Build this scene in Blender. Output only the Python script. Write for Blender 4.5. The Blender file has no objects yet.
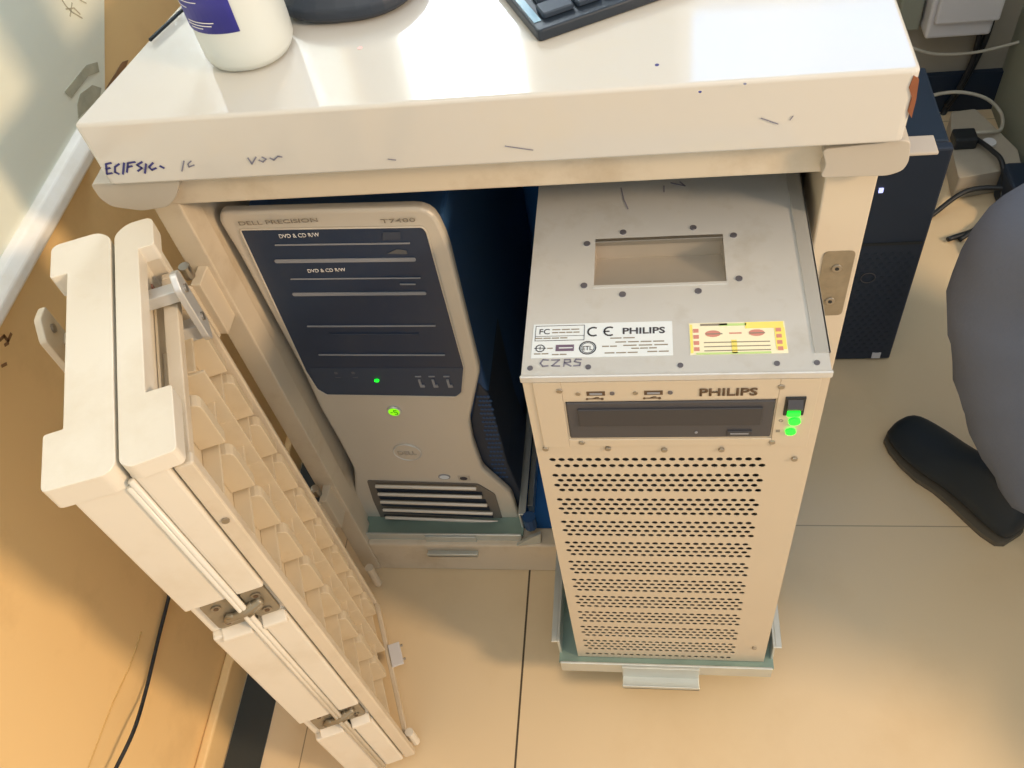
import bpy, bmesh, math, random
from mathutils import Vector, Matrix
random.seed(4)
S = bpy.context.scene
COL = S.collection

# ---------------- camera ----------------
F = 903.826
CAM = Vector((-0.0138913, -0.4149363, 1.1989460))
RR = Matrix(((0.9878444, -0.0163685, -0.15458174),
             (0.08080677, -0.7954416, 0.60061879),
             (-0.13279198, -0.60580916, -0.78444984)))
cd = bpy.data.cameras.new('camera'); cam = bpy.data.objects.new('camera', cd); COL.objects.link(cam)
cd.sensor_width = 36; cd.lens = F / 1024 * 36; cd.clip_start = 0.02; cd.clip_end = 60
M = Matrix((( RR[0][0], -RR[0][1], -RR[0][2], CAM.x),
            ( RR[1][0], -RR[1][1], -RR[1][2], CAM.y),
            ( RR[2][0], -RR[2][1], -RR[2][2], CAM.z), (0, 0, 0, 1)))
cam.matrix_world = M
S.camera = cam

# ---------------- light / exposure ----------------
S.view_settings.view_transform = 'Standard'; S.view_settings.look = 'None'
S.view_settings.gamma = 1; S.view_settings.exposure = 0.0
w = bpy.data.worlds.new('world'); S.world = w; w.use_nodes = True
bg = w.node_tree.nodes['Background']; bg.inputs[0].default_value = (0.88, 0.95, 1.0, 1); bg.inputs[1].default_value = 0.76

def area(name, loc, target, size, power, color):
    l = bpy.data.lights.new(name, 'AREA'); l.shape = 'RECTANGLE'; l.size = size[0]; l.size_y = size[1]
    l.energy = power; l.color = color
    o = bpy.data.objects.new(name, l); COL.objects.link(o); o.location = loc
    o.rotation_euler = (Vector(target) - Vector(loc)).to_track_quat('-Z', 'Y').to_euler()
    return o
area('warm_lamp', (2.0, -0.75, 1.75), (-0.4, 0.1, 0.4), (0.35, 0.35), 50, (1.0, 0.70, 0.42))
area('room_light', (-0.25, -0.75, 2.7), (-0.1, 0.1, 0.3), (1.4, 1.1), 10.5, (1.0, 0.93, 0.84))

# ---------------- helpers ----------------
def px(u, v, axis, val):
    """point of the place seen at photo pixel (u, v) on the real plane axis = val"""
    d = RR @ Vector((u - 512, v - 384, F))
    return CAM + d * ((val - CAM[axis]) / d[axis])

def srgb(h):
    if isinstance(h, str):
        c = [int(h[i:i+2], 16) / 255 for i in (0, 2, 4)]
    else: c = [x / 255 for x in h]
    return tuple((x / 12.92 if x <= .04045 else ((x + .055) / 1.055) ** 2.4) for x in c) + (1,)

MATS = {}
def mat(name, color, rough=0.5, metal=0.0, var=0.0, scale=8, dirt=None, dirt_amt=0.0, dscale=5, bump=0.0, bscale=60,
        emit=None, estr=0, spec=0.5, coat=0.0, trans=0.0, alpha=1.0, stretch=None):
    m = bpy.data.materials.new(name); m.use_nodes = True
    nt = m.node_tree; N = nt.nodes; L = nt.links; b = N['Principled BSDF']
    c = srgb(color)
    b.inputs['Roughness'].default_value = rough; b.inputs['Metallic'].default_value = metal
    b.inputs['Specular IOR Level'].default_value = spec
    b.inputs['Coat Weight'].default_value = coat; b.inputs['Coat Roughness'].default_value = 0.08
    b.inputs['Transmission Weight'].default_value = trans
    tc = N.new('ShaderNodeTexCoord'); mp = N.new('ShaderNodeMapping'); L.new(tc.outputs['Object'], mp.inputs[0])
    if stretch: mp.inputs['Scale'].default_value = stretch
    n1 = N.new('ShaderNodeTexNoise'); n1.inputs['Scale'].default_value = scale; n1.inputs['Detail'].default_value = 6
    L.new(mp.outputs[0], n1.inputs['Vector'])
    mx = N.new('ShaderNodeMix'); mx.data_type = 'RGBA'
    k = 1 - var
    mx.inputs[6].default_value = (c[0]*k, c[1]*k, c[2]*k, 1)
    mx.inputs[7].default_value = (min(1, c[0]*(1+var*.6)), min(1, c[1]*(1+var*.6)), min(1, c[2]*(1+var*.6)), 1)
    L.new(n1.outputs['Fac'], mx.inputs[0])
    out = mx.outputs[2]
    if dirt:
        n2 = N.new('ShaderNodeTexNoise'); n2.inputs['Scale'].default_value = dscale; n2.inputs['Detail'].default_value = 9
        n2.inputs['Roughness'].default_value = 0.65
        L.new(mp.outputs[0], n2.inputs['Vector'])
        r = N.new('ShaderNodeMapRange'); r.inputs[1].default_value = 0.52; r.inputs[2].default_value = 0.72
        r.inputs[4].default_value = dirt_amt; L.new(n2.outputs['Fac'], r.inputs[0])
        m2 = N.new('ShaderNodeMix'); m2.data_type = 'RGBA'; L.new(r.outputs[0], m2.inputs[0])
        L.new(out, m2.inputs[6]); m2.inputs[7].default_value = srgb(dirt); out = m2.outputs[2]
    L.new(out, b.inputs['Base Color'])
    if bump:
        n3 = N.new('ShaderNodeTexNoise'); n3.inputs['Scale'].default_value = bscale; L.new(mp.outputs[0], n3.inputs['Vector'])
        bp = N.new('ShaderNodeBump'); bp.inputs['Strength'].default_value = bump; bp.inputs['Distance'].default_value = .002
        L.new(n3.outputs['Fac'], bp.inputs['Height']); L.new(bp.outputs[0], b.inputs['Normal'])
    if emit:
        b.inputs['Emission Color'].default_value = srgb(emit); b.inputs['Emission Strength'].default_value = estr
    MATS[name] = m
    return m

cream   = mat('cream_plastic', 'E2DBCC', 0.28, var=.05, scale=5, dirt='B9A37C', dirt_amt=.25, dscale=9)
creamM  = mat('cream_metal', 'D5C8B2', 0.45, var=.08, scale=9, dirt='A58D68', dirt_amt=.4, dscale=14)
grid_m  = mat('cream_moulding', 'D0C2A8', 0.6, var=.08, scale=12, dirt='A8926C', dirt_amt=.3, dscale=18)
top_m   = mat('worktop_enamel', 'D0CDC6', 0.09, var=.03, scale=3, dirt='D8CBB0', dirt_amt=.25, dscale=6, coat=.3)
edge_m  = mat('chipped_wood', '8E5638', 0.8, var=.3, scale=60)
grey_p  = mat('grey_plastic', 'B9B1A4', 0.45, var=.05, scale=10)
galv    = mat('galvanised_steel', 'CDD2CE', 0.36, 0.55, var=.15, scale=25)
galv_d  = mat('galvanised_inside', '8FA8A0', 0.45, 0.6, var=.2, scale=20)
alu     = mat('brushed_aluminium', 'D4D6D6', 0.36, 0.45, var=.06, scale=12, dirt='AEA898', dirt_amt=.35, dscale=22)
alu_f   = mat('warm_lit_aluminium', 'D2C8B6', 0.42, 0.3, var=.05, scale=10)  # front of the same tower metal, warm light mixed into its colour
alu_r   = mat('recess_metal', 'C2BAAE', 0.35, 0.5, var=.15, scale=18)
steel   = mat('steel_screw', 'A8A298', 0.3, 0.9, var=.1, scale=40)
screwd  = mat('dark_screw', '6E6E78', 0.4, 0.6)
silver  = mat('silver_bezel', 'D4CEC2', 0.4, 0.2, var=.04, scale=10)
black_g = mat('black_gloss_panel', '2B3A52', 0.3, var=.12, scale=9, dirt='3E4654', dirt_amt=.4, dscale=20)
navy    = mat('navy_case', '1E4878', 0.6, var=.1, scale=12)
navy_o  = mat('dark_navy_plastic', '14263A', 0.55, var=.1, scale=12)
navy_b  = mat('navy_interior', '2C70B8', 0.8, var=.08, scale=6)
blk     = mat('black_plastic', '1B2228', 0.5, var=.1, scale=20)
blk_t   = mat('black_case', '1C2A3E', 0.55, var=.1, scale=30)
dgrey   = mat('dark_grey_drive', '43444A', 0.45, var=.05, scale=20)
dgrey2  = mat('darker_grey_drive', '35363C', 0.45)
line_m  = mat('pale_seam', '8E929A', 0.5)
white_t = mat('white_print', 'E8E8E8', 0.6)
grey_t  = mat('dim_print', '8A8478', 0.6)
dark_t  = mat('dark_print', '3A3A44', 0.6)
brown_t = mat('brown_print', '5A4632', 0.6)
ink     = mat('blue_marker', '3A3A7A', 0.6)
pencil  = mat('grey_marker', '7C7C8E', 0.6)
label_w = mat('pale_label', 'DCE6EE', 0.45, var=.03, scale=30)
label_y = mat('faded_label', 'EDEBD0', 0.4, var=.06, scale=40)
lab_yel = mat('label_yellow', 'F0E27A', 0.5, var=.1, scale=50)
lab_red = mat('label_red', 'C98A80', 0.5)
lab_grn = mat('label_green', 'B9D890', 0.5)
led     = mat('green_led', '20E030', 0.3, emit='10FF28', estr=2.2)
led2    = mat('lime_led', '90E020', 0.3, emit='80F010', estr=0.9)
ringm   = mat('worn_patch', 'A9967A', 0.5, .3, var=.3, scale=60)
lockm   = mat('worn_steel', '9C927E', 0.4, 0.5, var=.35, scale=70, bump=.4, bscale=90)
oldtape = mat('worn_tape', 'A3957C', 0.7, var=.35, scale=90)
wall_m  = mat('cream_wall_paint', 'ECCB92', 0.6, var=.05, scale=3, dirt='B8905A', dirt_amt=.25, dscale=7)
panelw  = mat('white_wall_panel', 'E8ECDD', 0.22, var=.03, scale=2, coat=.3)
rail_w  = mat('white_trim', 'F0ECE2', 0.3, var=.03, scale=6, dirt='CDBF9C', dirt_amt=.3, dscale=12)
backw   = mat('grey_wall', '9A968A', 0.7, var=.06, scale=5)
rightw  = mat('green_grey_wall', '8C9184', 0.7, var=.06, scale=5)
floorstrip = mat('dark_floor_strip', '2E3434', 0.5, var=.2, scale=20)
stain   = mat('old_glue', 'B2B09A', 0.8, var=.35, scale=80)
stain2  = mat('rust_stain', '94704C', 0.8, var=.4, scale=80)
bottle_m= mat('frosted_plastic', 'D6DCD8', 0.35, var=.02, scale=5, coat=.2)
bottle_l= mat('blue_label', '35349A', 0.4, var=.05, scale=20)
dev_m   = mat('charcoal_plastic', '2C3440', 0.45, var=.06, scale=20)
dev_b   = mat('pale_blue_gloss', '9CC4DE', 0.1, var=.03, coat=.6)
key_m   = mat('key_plastic', '2F3C4C', 0.5, var=.05)
kb_m    = mat('keyboard_plastic', '222C38', 0.4, var=.05)
cable_w = mat('white_cable', 'B9B6AA', 0.5)
cable_b = mat('black_cable', '1A2026', 0.5)
dust    = mat('dusty_grey', 'A9A294', 0.6, var=.15, scale=25)
boxw    = mat('white_trunking', 'D4D6DC', 0.3, var=.03)
trs     = mat('grey_blue_cloth', '666E7E', 0.9, var=.12, scale=14, bump=.3, bscale=300)
shoe_m  = mat('black_shoe', '18242E', 0.6, var=.2, scale=30)
sole_m  = mat('grey_sole', '5C564A', 0.7, var=.2, scale=30)
chairm  = mat('grey_chair_plastic', '6E675C', 0.5, var=.1, scale=20)
greenst = mat('wire_green', '7A8E6A', 0.5)

# floor with joints
floor_m = mat('floor_tile', 'DDC8A4', 0.38, var=.05, scale=2.5, dirt='C9AF86', dirt_amt=.3, dscale=5)
def add_joints(m, xs, ys, col):
    nt = m.node_tree; N = nt.nodes; L = nt.links; b = N['Principled BSDF']
    src = b.inputs['Base Color'].links[0].from_socket
    tc = N.new('ShaderNodeTexCoord'); sp = N.new('ShaderNodeSeparateXYZ'); L.new(tc.outputs['Object'], sp.inputs[0])
    acc = None
    for ax, lst in (('X', xs), ('Y', ys)):
        for (v, wd, st) in lst:
            c = N.new('ShaderNodeMath'); c.operation = 'COMPARE'; L.new(sp.outputs[ax], c.inputs[0])
            c.inputs[1].default_value = v; c.inputs[2].default_value = wd
            k = N.new('ShaderNodeMath'); k.operation = 'MULTIPLY'; L.new(c.outputs[0], k.inputs[0]); k.inputs[1].default_value = st
            if acc:
                a = N.new('ShaderNodeMath'); a.operation = 'MAXIMUM'; L.new(acc, a.inputs[0]); L.new(k.outputs[0], a.inputs[1]); acc = a.outputs[0]
            else: acc = k.outputs[0]
    mx = N.new('ShaderNodeMix'); mx.data_type = 'RGBA'; L.new(acc, mx.inputs[0]); L.new(src, mx.inputs[6]); mx.inputs[7].default_value = srgb(col)
    L.new(mx.outputs[2], b.inputs['Base Color'])
add_joints(floor_m, [(-.196, .0014, .95), (-.482, .0008, .6), (.704, .001, .5)], [(.238, .0009, .45), (-.662, .001, .5), (1.138, .001, .5)], '3A2C1C')

WO = {}
def empty(name, loc):
    o = bpy.data.objects.new(name, None); COL.objects.link(o); o.location = loc; o.empty_display_size = .05
    WO[o.name] = Vector(loc); return o
def tag(o, label=None, cat=None, group=None, kind=None):
    if label: o['label'] = label
    if cat: o['category'] = cat
    if group: o['group'] = group
    if kind: o['kind'] = kind
    return o
def obj(name, bm, m, parent=None, bevel=0, seg=2, smooth=False, label=None, kind=None):
    """bmesh in world coordinates -> ONE mesh object whose origin is its own base"""
    bmesh.ops.recalc_face_normals(bm, faces=bm.faces)
    xs = [v.co for v in bm.verts]
    o0 = Vector((sum(c.x for c in xs)/len(xs), sum(c.y for c in xs)/len(xs), min(c.z for c in xs)))
    if name in ('floor',): o0 = Vector((0, 0, 0))
    for v in bm.verts: v.co -= o0
    me = bpy.data.meshes.new(name); bm.to_mesh(me); bm.free(); me.materials.append(m)
    if smooth:
        for p in me.polygons: p.use_smooth = True
    o = bpy.data.objects.new(name, me); COL.objects.link(o)
    WO[o.name] = o0
    if parent:
        o.parent = parent; o.location = o0 - WO[parent.name]
    else: o.location = o0
    if bevel:
        b = o.modifiers.new('bevel', 'BEVEL'); b.width = bevel; b.segments = seg; b.limit_method = 'ANGLE'; b.angle_limit = math.radians(35)
        b.harden_normals = False
    if label: o['label'] = label
    if kind: o['kind'] = kind
    return o
def NB(): return bmesh.new()
def box(bm, x0, x1, y0, y1, z0, z1, T=None):
    vs = []
    for x in (x0, x1):
        for y in (y0, y1):
            for z in (z0, z1):
                p = Vector((x, y, z)); vs.append(bm.verts.new(T(p) if T else p))
    for f in ((0,1,3,2),(4,6,7,5),(0,4,5,1),(2,3,7,6),(0,2,6,4),(1,5,7,3)):
        bm.faces.new([vs[i] for i in f])
    return bm
def prism(bm, pts, off):
    """closed outline pts (Vectors) extruded by vector off"""
    a = [bm.verts.new(p) for p in pts]; b = [bm.verts.new(Vector(p) + Vector(off)) for p in pts]
    bm.faces.new(a); bm.faces.new(b[::-1]); n = len(pts)
    for i in range(n): bm.faces.new((a[i], a[(i+1) % n], b[(i+1) % n], b[i]))
    return bm
def disc(bm, c, r, off, n=20, axis='Y', ry=None):
    ry = ry or r; c = Vector(c); pts = []
    for i in range(n):
        a = 2*math.pi*i/n; x, y = r*math.cos(a), ry*math.sin(a)
        pts.append(c + (Vector((x, 0, y)) if axis == 'Y' else Vector((x, y, 0)) if axis == 'Z' else Vector((0, x, y))))
    return prism(bm, pts, off)
def smoothpath(pts, n=8):
    P = [Vector(p) for p in pts]; P = [P[0]*2-P[1]] + P + [P[-1]*2-P[-2]]; out = []
    for i in range(1, len(P)-2):
        for k in range(n):
            t = k/n; a, b, c, d = P[i-1], P[i], P[i+1], P[i+2]
            out.append(.5*((2*b)+(c-a)*t+(2*a-5*b+4*c-d)*t*t+(3*b-a-3*c+d)*t**3))
    out.append(P[-2]); return out
def tube(bm, pts, r, n=10, sm=True):
    P = smoothpath(pts) if sm and len(pts) > 2 else [Vector(p) for p in pts]
    rings = []; up = Vector((0, 0, 1)); prev = None
    for i, p in enumerate(P):
        t = (P[min(i+1, len(P)-1)] - P[max(i-1, 0)]).normalized()
        if prev is None:
            s = t.cross(up)
            if s.length < .1: s = t.cross(Vector((1, 0, 0)))
        else: s = prev - t*prev.dot(t)
        s.normalize(); prev = s; q = t.cross(s)
        rings.append([bm.verts.new(p + (s*math.cos(2*math.pi*k/n) + q*math.sin(2*math.pi*k/n))*r) for k in range(n)])
    for a, b in zip(rings, rings[1:]):
        for k in range(n): bm.faces.new((a[k], a[(k+1) % n], b[(k+1) % n], b[k]))
    bm.faces.new(rings[0][::-1]); bm.faces.new(rings[-1]); return bm
def roundpoly(pts, r, n=5):
    """round the corners of a closed list of Vectors"""
    out = []; N_ = len(pts)
    rs = r if isinstance(r, (list, tuple)) else [r]*N_
    for i in range(N_):
        p = Vector(pts[i]); a = Vector(pts[i-1]) - p; b = Vector(pts[(i+1) % N_]) - p
        rr = min(rs[i], a.length*.45, b.length*.45)
        if rr <= 1e-5: out.append(p); continue
        A = p + a.normalized()*rr; B = p + b.normalized()*rr
        for k in range(n+1):
            t = k/n; out.append(A*(1-t)**2 + p*2*t*(1-t) + B*t*t)
    return out
def text(name, s, o, xdir, ydir, size, m, parent, depth=.0004, sx=1.0, align='LEFT'):
    c = bpy.data.curves.new('lettering', 'FONT'); c.body = s; c.size = 1; c.align_x = align; c.extrude = 0; c.resolution_u = 3; c.offset = 0.022 if size > .0078 else 0.004
    t = bpy.data.objects.new('lettering_source', c); COL.objects.link(t)
    bpy.context.view_layer.update()
    dg = bpy.context.evaluated_depsgraph_get(); me = bpy.data.meshes.new_from_object(t.evaluated_get(dg))
    bpy.data.objects.remove(t); bpy.data.curves.remove(c)
    bm = bmesh.new(); bm.from_mesh(me); bpy.data.meshes.remove(me)
    X = Vector(xdir).normalized(); Y = Vector(ydir).normalized(); Zn = X.cross(Y)
    r = bmesh.ops.extrude_face_region(bm, geom=bm.faces[:])
    up = [v for v in r['geom'] if isinstance(v, bmesh.types.BMVert)]
    ups = set(up)
    for v in bm.verts:
        z = depth if v in ups else 0
        x, y = v.co.x*size*sx, v.co.y*size
        v.co = Vector(o) + X*x + Y*y + Zn*z
    return obj(name, bm, m, parent)
def stroke(bm, pts, wd, nrm, h=.0003):
    """flat pen strokes of width wd on a surface with normal nrm"""
    n_ = Vector(nrm)
    for a, b in zip(pts, pts[1:]):
        a, b = Vector(a), Vector(b); d = (b-a)
        if d.length < 1e-6: continue
        s = n_.cross(d.normalized())*wd/2; e = d.normalized()*wd*.3
        prism(bm, [a-e-s, a-e+s, b+e+s, b+e-s], n_*h)
    return bm

# =====================================================================
# THE SETTING
# =====================================================================
obj('floor', box(NB(), -.64, 2.2, -1.9, 1.24, -.05, 0), floor_m, kind='structure')
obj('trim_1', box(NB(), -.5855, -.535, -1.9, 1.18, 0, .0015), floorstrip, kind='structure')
obj('wall_left', box(NB(), -.66, -.60, -1.9, 1.24, 0, 2.4), wall_m, kind='structure')
# glossy white upper panel with its slanting end, and the trim along its foot
pl = [(-1.9, .675), (.375, .675), (.47, .745), (1.1, 1.22), (1.1, 2.3), (-1.9, 2.3)]
obj('trim_2', prism(NB(), [Vector((-.5995, y, z)) for y, z in pl], (.006, 0, 0)), panelw, kind='structure')
rl = [(-.5995, .662), (-.586, .660), (-.578, .668), (-.578, .678), (-.586, .688), (-.5935, .690), (-.5995, .690)]
obj('trim_3', prism(NB(), [Vector((x, -1.9, z)) for x, z in rl], (0, 2.22, 0)), rail_w, bevel=.002, kind='structure')
# skirting board of the left wall with a shallow groove above it
obj('baseboard_left', box(NB(), -.5995, -.5865, -1.9, 1.18, 0, .055), wall_m, bevel=.003, kind='structure')
# back wall with window openings
WY = 1.18
wins = [(-1.02, -.62, 1.36, 1.95), (-.52, -.235, 1.26, 1.80), (.04, .60, 1.34, 1.95)]
b = NB(); xs = [-.66]
for (a, c, z0, z1) in wins: xs += [a, c]
xs += [2.2]
x = -1.6
for (a, c, z0, z1) in wins:
    box(b, x, a, WY, WY+.06, 0, 2.4); box(b, a, c, WY, WY+.06, 0, z0); box(b, a, c, WY, WY+.06, z1, 2.4); x = c
box(b, x, 2.2, WY, WY+.06, 0, 2.4)
obj('wall_back', b, backw, kind='structure')
pane_m = []
for i, (a, c, z0, z1) in enumerate(wins):
    st = (4.0, 22.0, 3.4)[i]
    pm = mat('daylit_frosted_glass_%d' % i, 'DDEBFA', .4, emit=('D0E8FA', 'EAF6FF', '7ABCFF')[i], estr=st)
    t = .03; b = NB()
    box(b, a, a+t, WY-.01, WY+.05, z0, z1); box(b, c-t, c, WY-.01, WY+.05, z0, z1)
    box(b, a+t, c-t, WY-.01, WY+.05, z0, z0+t); box(b, a+t, c-t, WY-.01, WY+.05, z1-t, z1)
    wf = obj('window_%d' % (i+1), b, rail_w, kind='structure')
    obj('window_pane', box(NB(), a+t, c-t, WY+.015, WY+.022, z0+t, z1-t), pm, wf)
obj('wall_right', box(NB(), .655, .72, .80, WY, 0, 2.4), rightw, kind='structure')
obj('baseboard_back', box(NB(), -.6, .655, WY-.012, WY, 0, .085), navy_o, kind='structure')

# =====================================================================
# WORKTOP
# =====================================================================
Z0, Z1 = .7535, .8145
wt = empty('worktop', (-.15, .3, Z0))
tag(wt, 'glossy white worktop with rounded edge and blue marker writing on its front', 'worktop')
pts = [Vector((-.458, .140, Z0)), Vector((.168, .140, Z0)), Vector((.160, .72, Z0)), Vector((-.335, .72, Z0))]
obj('top_slab', prism(NB(), roundpoly(pts, [.006, .006, .004, .004], 4), (0, 0, Z1-Z0)), top_m, wt, bevel=.016, seg=8, smooth=False)
# chipped corner
cp = [(909, 88), (914, 76), (919, 80), (919, 100), (914, 118), (908, 112), (912, 98)]
b = NB(); P = [px(u, v, 1, .1392) for u, v in cp]
for p in P: p.x = min(p.x, .1688)
prism(b, P, (0, .004, 0))
obj('chipped_edge', b, edge_m, wt, label='bare reddish wood where the corner is chipped')
# marker writing on the front edge (partly rubbed off)
Y0 = .1395
def wr(strokes, wd, m, name, parent, plane=(1, Y0), nrm=(0, -1, 0)):
    b = NB()
    for s in strokes: stroke(b, [px(u, v, *plane) for u, v in s], wd, nrm)
    return obj(name, b, m, parent)
wr([[(111,163),(106,164),(107,174),(112,173)], [(106,169),(110,168)], [(119,164),(115,167),(115,172),(119,174)], [(124,163),(123,174)],
    [(135,162),(128,163),(127,172)], [(128,167),(132,166)], [(142,162),(137,165),(142,168),(138,171)], [(146,164),(145,173)],
    [(153,163),(149,167),(152,170),(156,168)], [(160,166),(164,168)]], .0016, ink, 'marker_writing', wt)
wr([[(184,161),(182,171)], [(191,161),(188,164),(189,167),(194,165)]], .001, pencil, 'marker_writing', wt)
wr([[(248,158),(252,164),(256,157)], [(259,160),(263,162),(266,159),(262,157)], [(270,158),(274,160),(278,156),(282,157)]], .001, pencil, 'marker_writing', wt)
for sc in ([(505,146),(533,150)], [(388,159),(396,160)], [(790,120),(793,116)], [(761,118),(778,124)]): wr([sc], .0006, pencil, 'scratch', wt)

for (u, v, r_, m_) in ((360, 48, .0022, mat('pink_mark', 'E8B8B0', .4)), (657, 65, .0016, ink), (700, 92, .0012, ink), (745, 84, .0012, pencil)):
    b = NB(); disc(b, px(u, v, 2, Z1+.0001), r_, (0, 0, .0002), 8, 'Z'); obj('ink_spot', b, m_, wt)

# =====================================================================
# CABINET UNDER THE WORKTOP
# =====================================================================
YF = .16
cab = empty('desk_cabinet', (-.15, .35, 0))
tag(cab, 'open cream metal cabinet under the white worktop, folding doors swung out left', 'cabinet')
obj('top_rail', box(NB(), -.446, .122, YF-.001, YF+.029, .714, .7535), creamM, cab, bevel=.002)
obj('bottom_beam', box(NB(), -.4205, .1225, YF+.0005, YF+.03, 0, .077), creamM, cab, bevel=.003)
obj('post', box(NB(), -.446, -.420, YF, YF+.03, .0, .7535), creamM, cab, bevel=.0015)
obj('post', box(NB(), .122, .162, YF, YF+.075, .0, .7535), creamM, cab, bevel=.0015)
obj('side_panel', box(NB(), -.440, -.424, YF+.03, .70, .0, .7535), creamM, cab, bevel=.001)
obj('side_panel', box(NB(), .150, .162, YF+.075, .70, .0, .7535), grey_p, cab, bevel=.001)
obj('back_panel', box(NB(), -.424, .150, .69, .70, .0, .7535), navy_b, cab)
obj('cabinet_floor', box(NB(), -.424, .150, YF+.03, .69, .045, .060), navy_b, cab)
# grey plastic corner blocks under the worktop
for side in (0, 1):
    if side == 0:
        q = [(90,184),(180,181),(176,197),(168,207),(142,211),(112,207),(100,199)]
    else:
        q = [(822,150),(905,140),(911,143),(909,162),(903,171),(888,176),(820,178),(826,165)]
    P = [px(u, v, 1, .146) for u, v in q]
    for p in P: p.z = min(p.z, .7533)
    obj('corner_block', prism(NB(), roundpoly(P, .004, 3), (0, .05, 0)), grey_p, cab, bevel=.006, seg=3)
obj('shelf_tab', box(NB(), .168, px(935,150,1,.20).x, .190, .212, px(920,155,1,.19).z-.001, px(920,155,1,.19).z+.002), grey_p, cab, bevel=.001)
# worn adhesive patches on the rail, strike plate on the right post
for cx in (-.293, -.004):
    P = [Vector((cx-.024, YF-.0006, .7175)), Vector((cx+.024, YF-.0006, .7175)), Vector((cx+.024, YF-.0006, .7290)), Vector((cx-.024, YF-.0006, .7290))]
    obj('worn_tape', prism(NB(), roundpoly(P, .003), (0, .001, 0)), oldtape, cab)
P = [Vector((.132, YF-.0008, .545)), Vector((.158, YF-.0008, .545)), Vector((.158, YF-.0008, .627)), Vector((.132, YF-.0008, .627))]
sp = obj('strike_plate', prism(NB(), roundpoly(P, .005), (0, .001, 0)), lockm, cab, label='rough steel plate with two screws')
for z in (.607, .565):
    b = NB(); disc(b, (.145, YF-.002, z), .0045, (0, .0015, 0)); obj('screw', b, steel, sp, bevel=.0006)
    b = NB(); disc(b, (.145, YF-.0024, z), .0018, (0, .001, 0)); obj('screw_recess', b, blk, sp)

# hinge plates on the left post
def plate(name, c, hx, hz, y, parent, m=creamM, holes=2, th=.004, lab=None):
    cx, cz = c
    P = [Vector((cx-hx, y, cz-hz)), Vector((cx+hx, y, cz-hz)), Vector((cx+hx, y, cz+hz)), Vector((cx-hx, y, cz+hz))]
    pl_ = obj(name, prism(NB(), roundpoly(P, .003), (0, th, 0)), m, parent, bevel=.0008, label=lab)
    for k in range(holes):
        z = cz + (hz-.009)*(1 if k == 0 else -1)
        b = NB(); disc(b, (cx, y-.0014, z), .0042, (0, .002, 0), 14); s_ = obj('screw', b, steel, pl_, bevel=.0005)
        b = NB(); disc(b, (cx, y-.0018, z), .0018, (0, .0012, 0), 10); obj('screw_recess', b, blk, pl_)
    return pl_
for cz in (.602, .205):
    h = plate('hinge_plate', (-.4415, cz), .0075, .036, .132, cab)
    b = NB(); box(b, -.436, -.426, .136, .1615, cz-.034, cz+.036); obj('hinge_leaf', b, creamM, h, bevel=.001)
    b = NB(); tube(b, [(-.4395, .147, cz+.036), (-.4395, .147, cz+.050)], .0055, 12); obj('hinge_knuckle', b, steel, h)
obj('foot', tube(NB(), [(-.417, .132, .010), (-.417, .132, .062)], .0060, 12), creamM, cab)

# ---- folding door leaves : local frame s (along), n (to the right), z
D0 = Vector((-.4538, .1095, 0)); U = Vector((.36504, -.93099, 0)).normalized(); Nn = Vector((.93099, .36504, 0)).normalized()
def DT(p): return D0 + U*p[0] + Nn*p[1] + Vector((0, 0, p[2]))
ZT, ZB = .735, .022
Lx = .253
def cbox(bm, s0, s1, n0, n1, z0, z1): return box(bm, s0, s1, n0, n1, z0, z1, DT)
def door(sg, cb, body, l0, f0, l1, n0, n1, capz):
    """sg=+1 right leaf, -1 left leaf; cb / body depth of the cap and of the leaf, l0/l1 lip depth at the far / near end"""
    th = .012; g = .0012*sg
    segs = [(ZB, .178, False), (.178, .236, True), (.236, .476, False), (.476, .534, True), (.534, ZT-capz+.002, False)]
    pr = NB()
    for z0, z1, notch in segs:
        e = Lx-.002 if not notch else Lx-.009
        pts = [(.004, g), (e-.004, g), (e, g+.004*sg), (e, body*sg), (e-.012, body*sg), (e-.012, th*sg), (.016, th*sg), (.016, body*sg), (.004, body*sg)]
        prism(pr, [DT((s, n, z0)) for s, n in pts], (0, 0, z1-z0))
    d_ = obj('door', pr, cream, cab, bevel=.002, seg=2)
    a = [(0, .012), (.010, .0015), (Lx-.006, .0012), (Lx, .008), (Lx-.002, l1), (n0, l1), (n0, cb), (f0, cb), (f0, l0), (0, l0)]
    rs = [.012, .010, .006, .008, .005, .003, .001, .001, .003, .008]
    P = roundpoly([DT((s, n*sg, ZT-capz)) for s, n in a], rs, 5)
    obj('top_cap', prism(NB(), P, (0, 0, capz)), cream, d_, bevel=.0045, seg=4, label='glossy moulded cap with a lip at each end')
    obj('bead', tube(NB(), [DT((Lx-.0015, .0020*sg, ZB+.002)), DT((Lx-.0015, .0020*sg, ZT-capz))], .0024, 8), cream, d_, smooth=True)
    return d_
dA = door(1, .021, .0275, .034, .036, .040, .192, .246, .016)
dB = door(-1, .037, .0400, .051, .040, .051, .202, .246, .022)
dA['label'] = 'right leaf of the folding door, ribbed inside'; dB['label'] = 'left leaf folded flat against the other'
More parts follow.
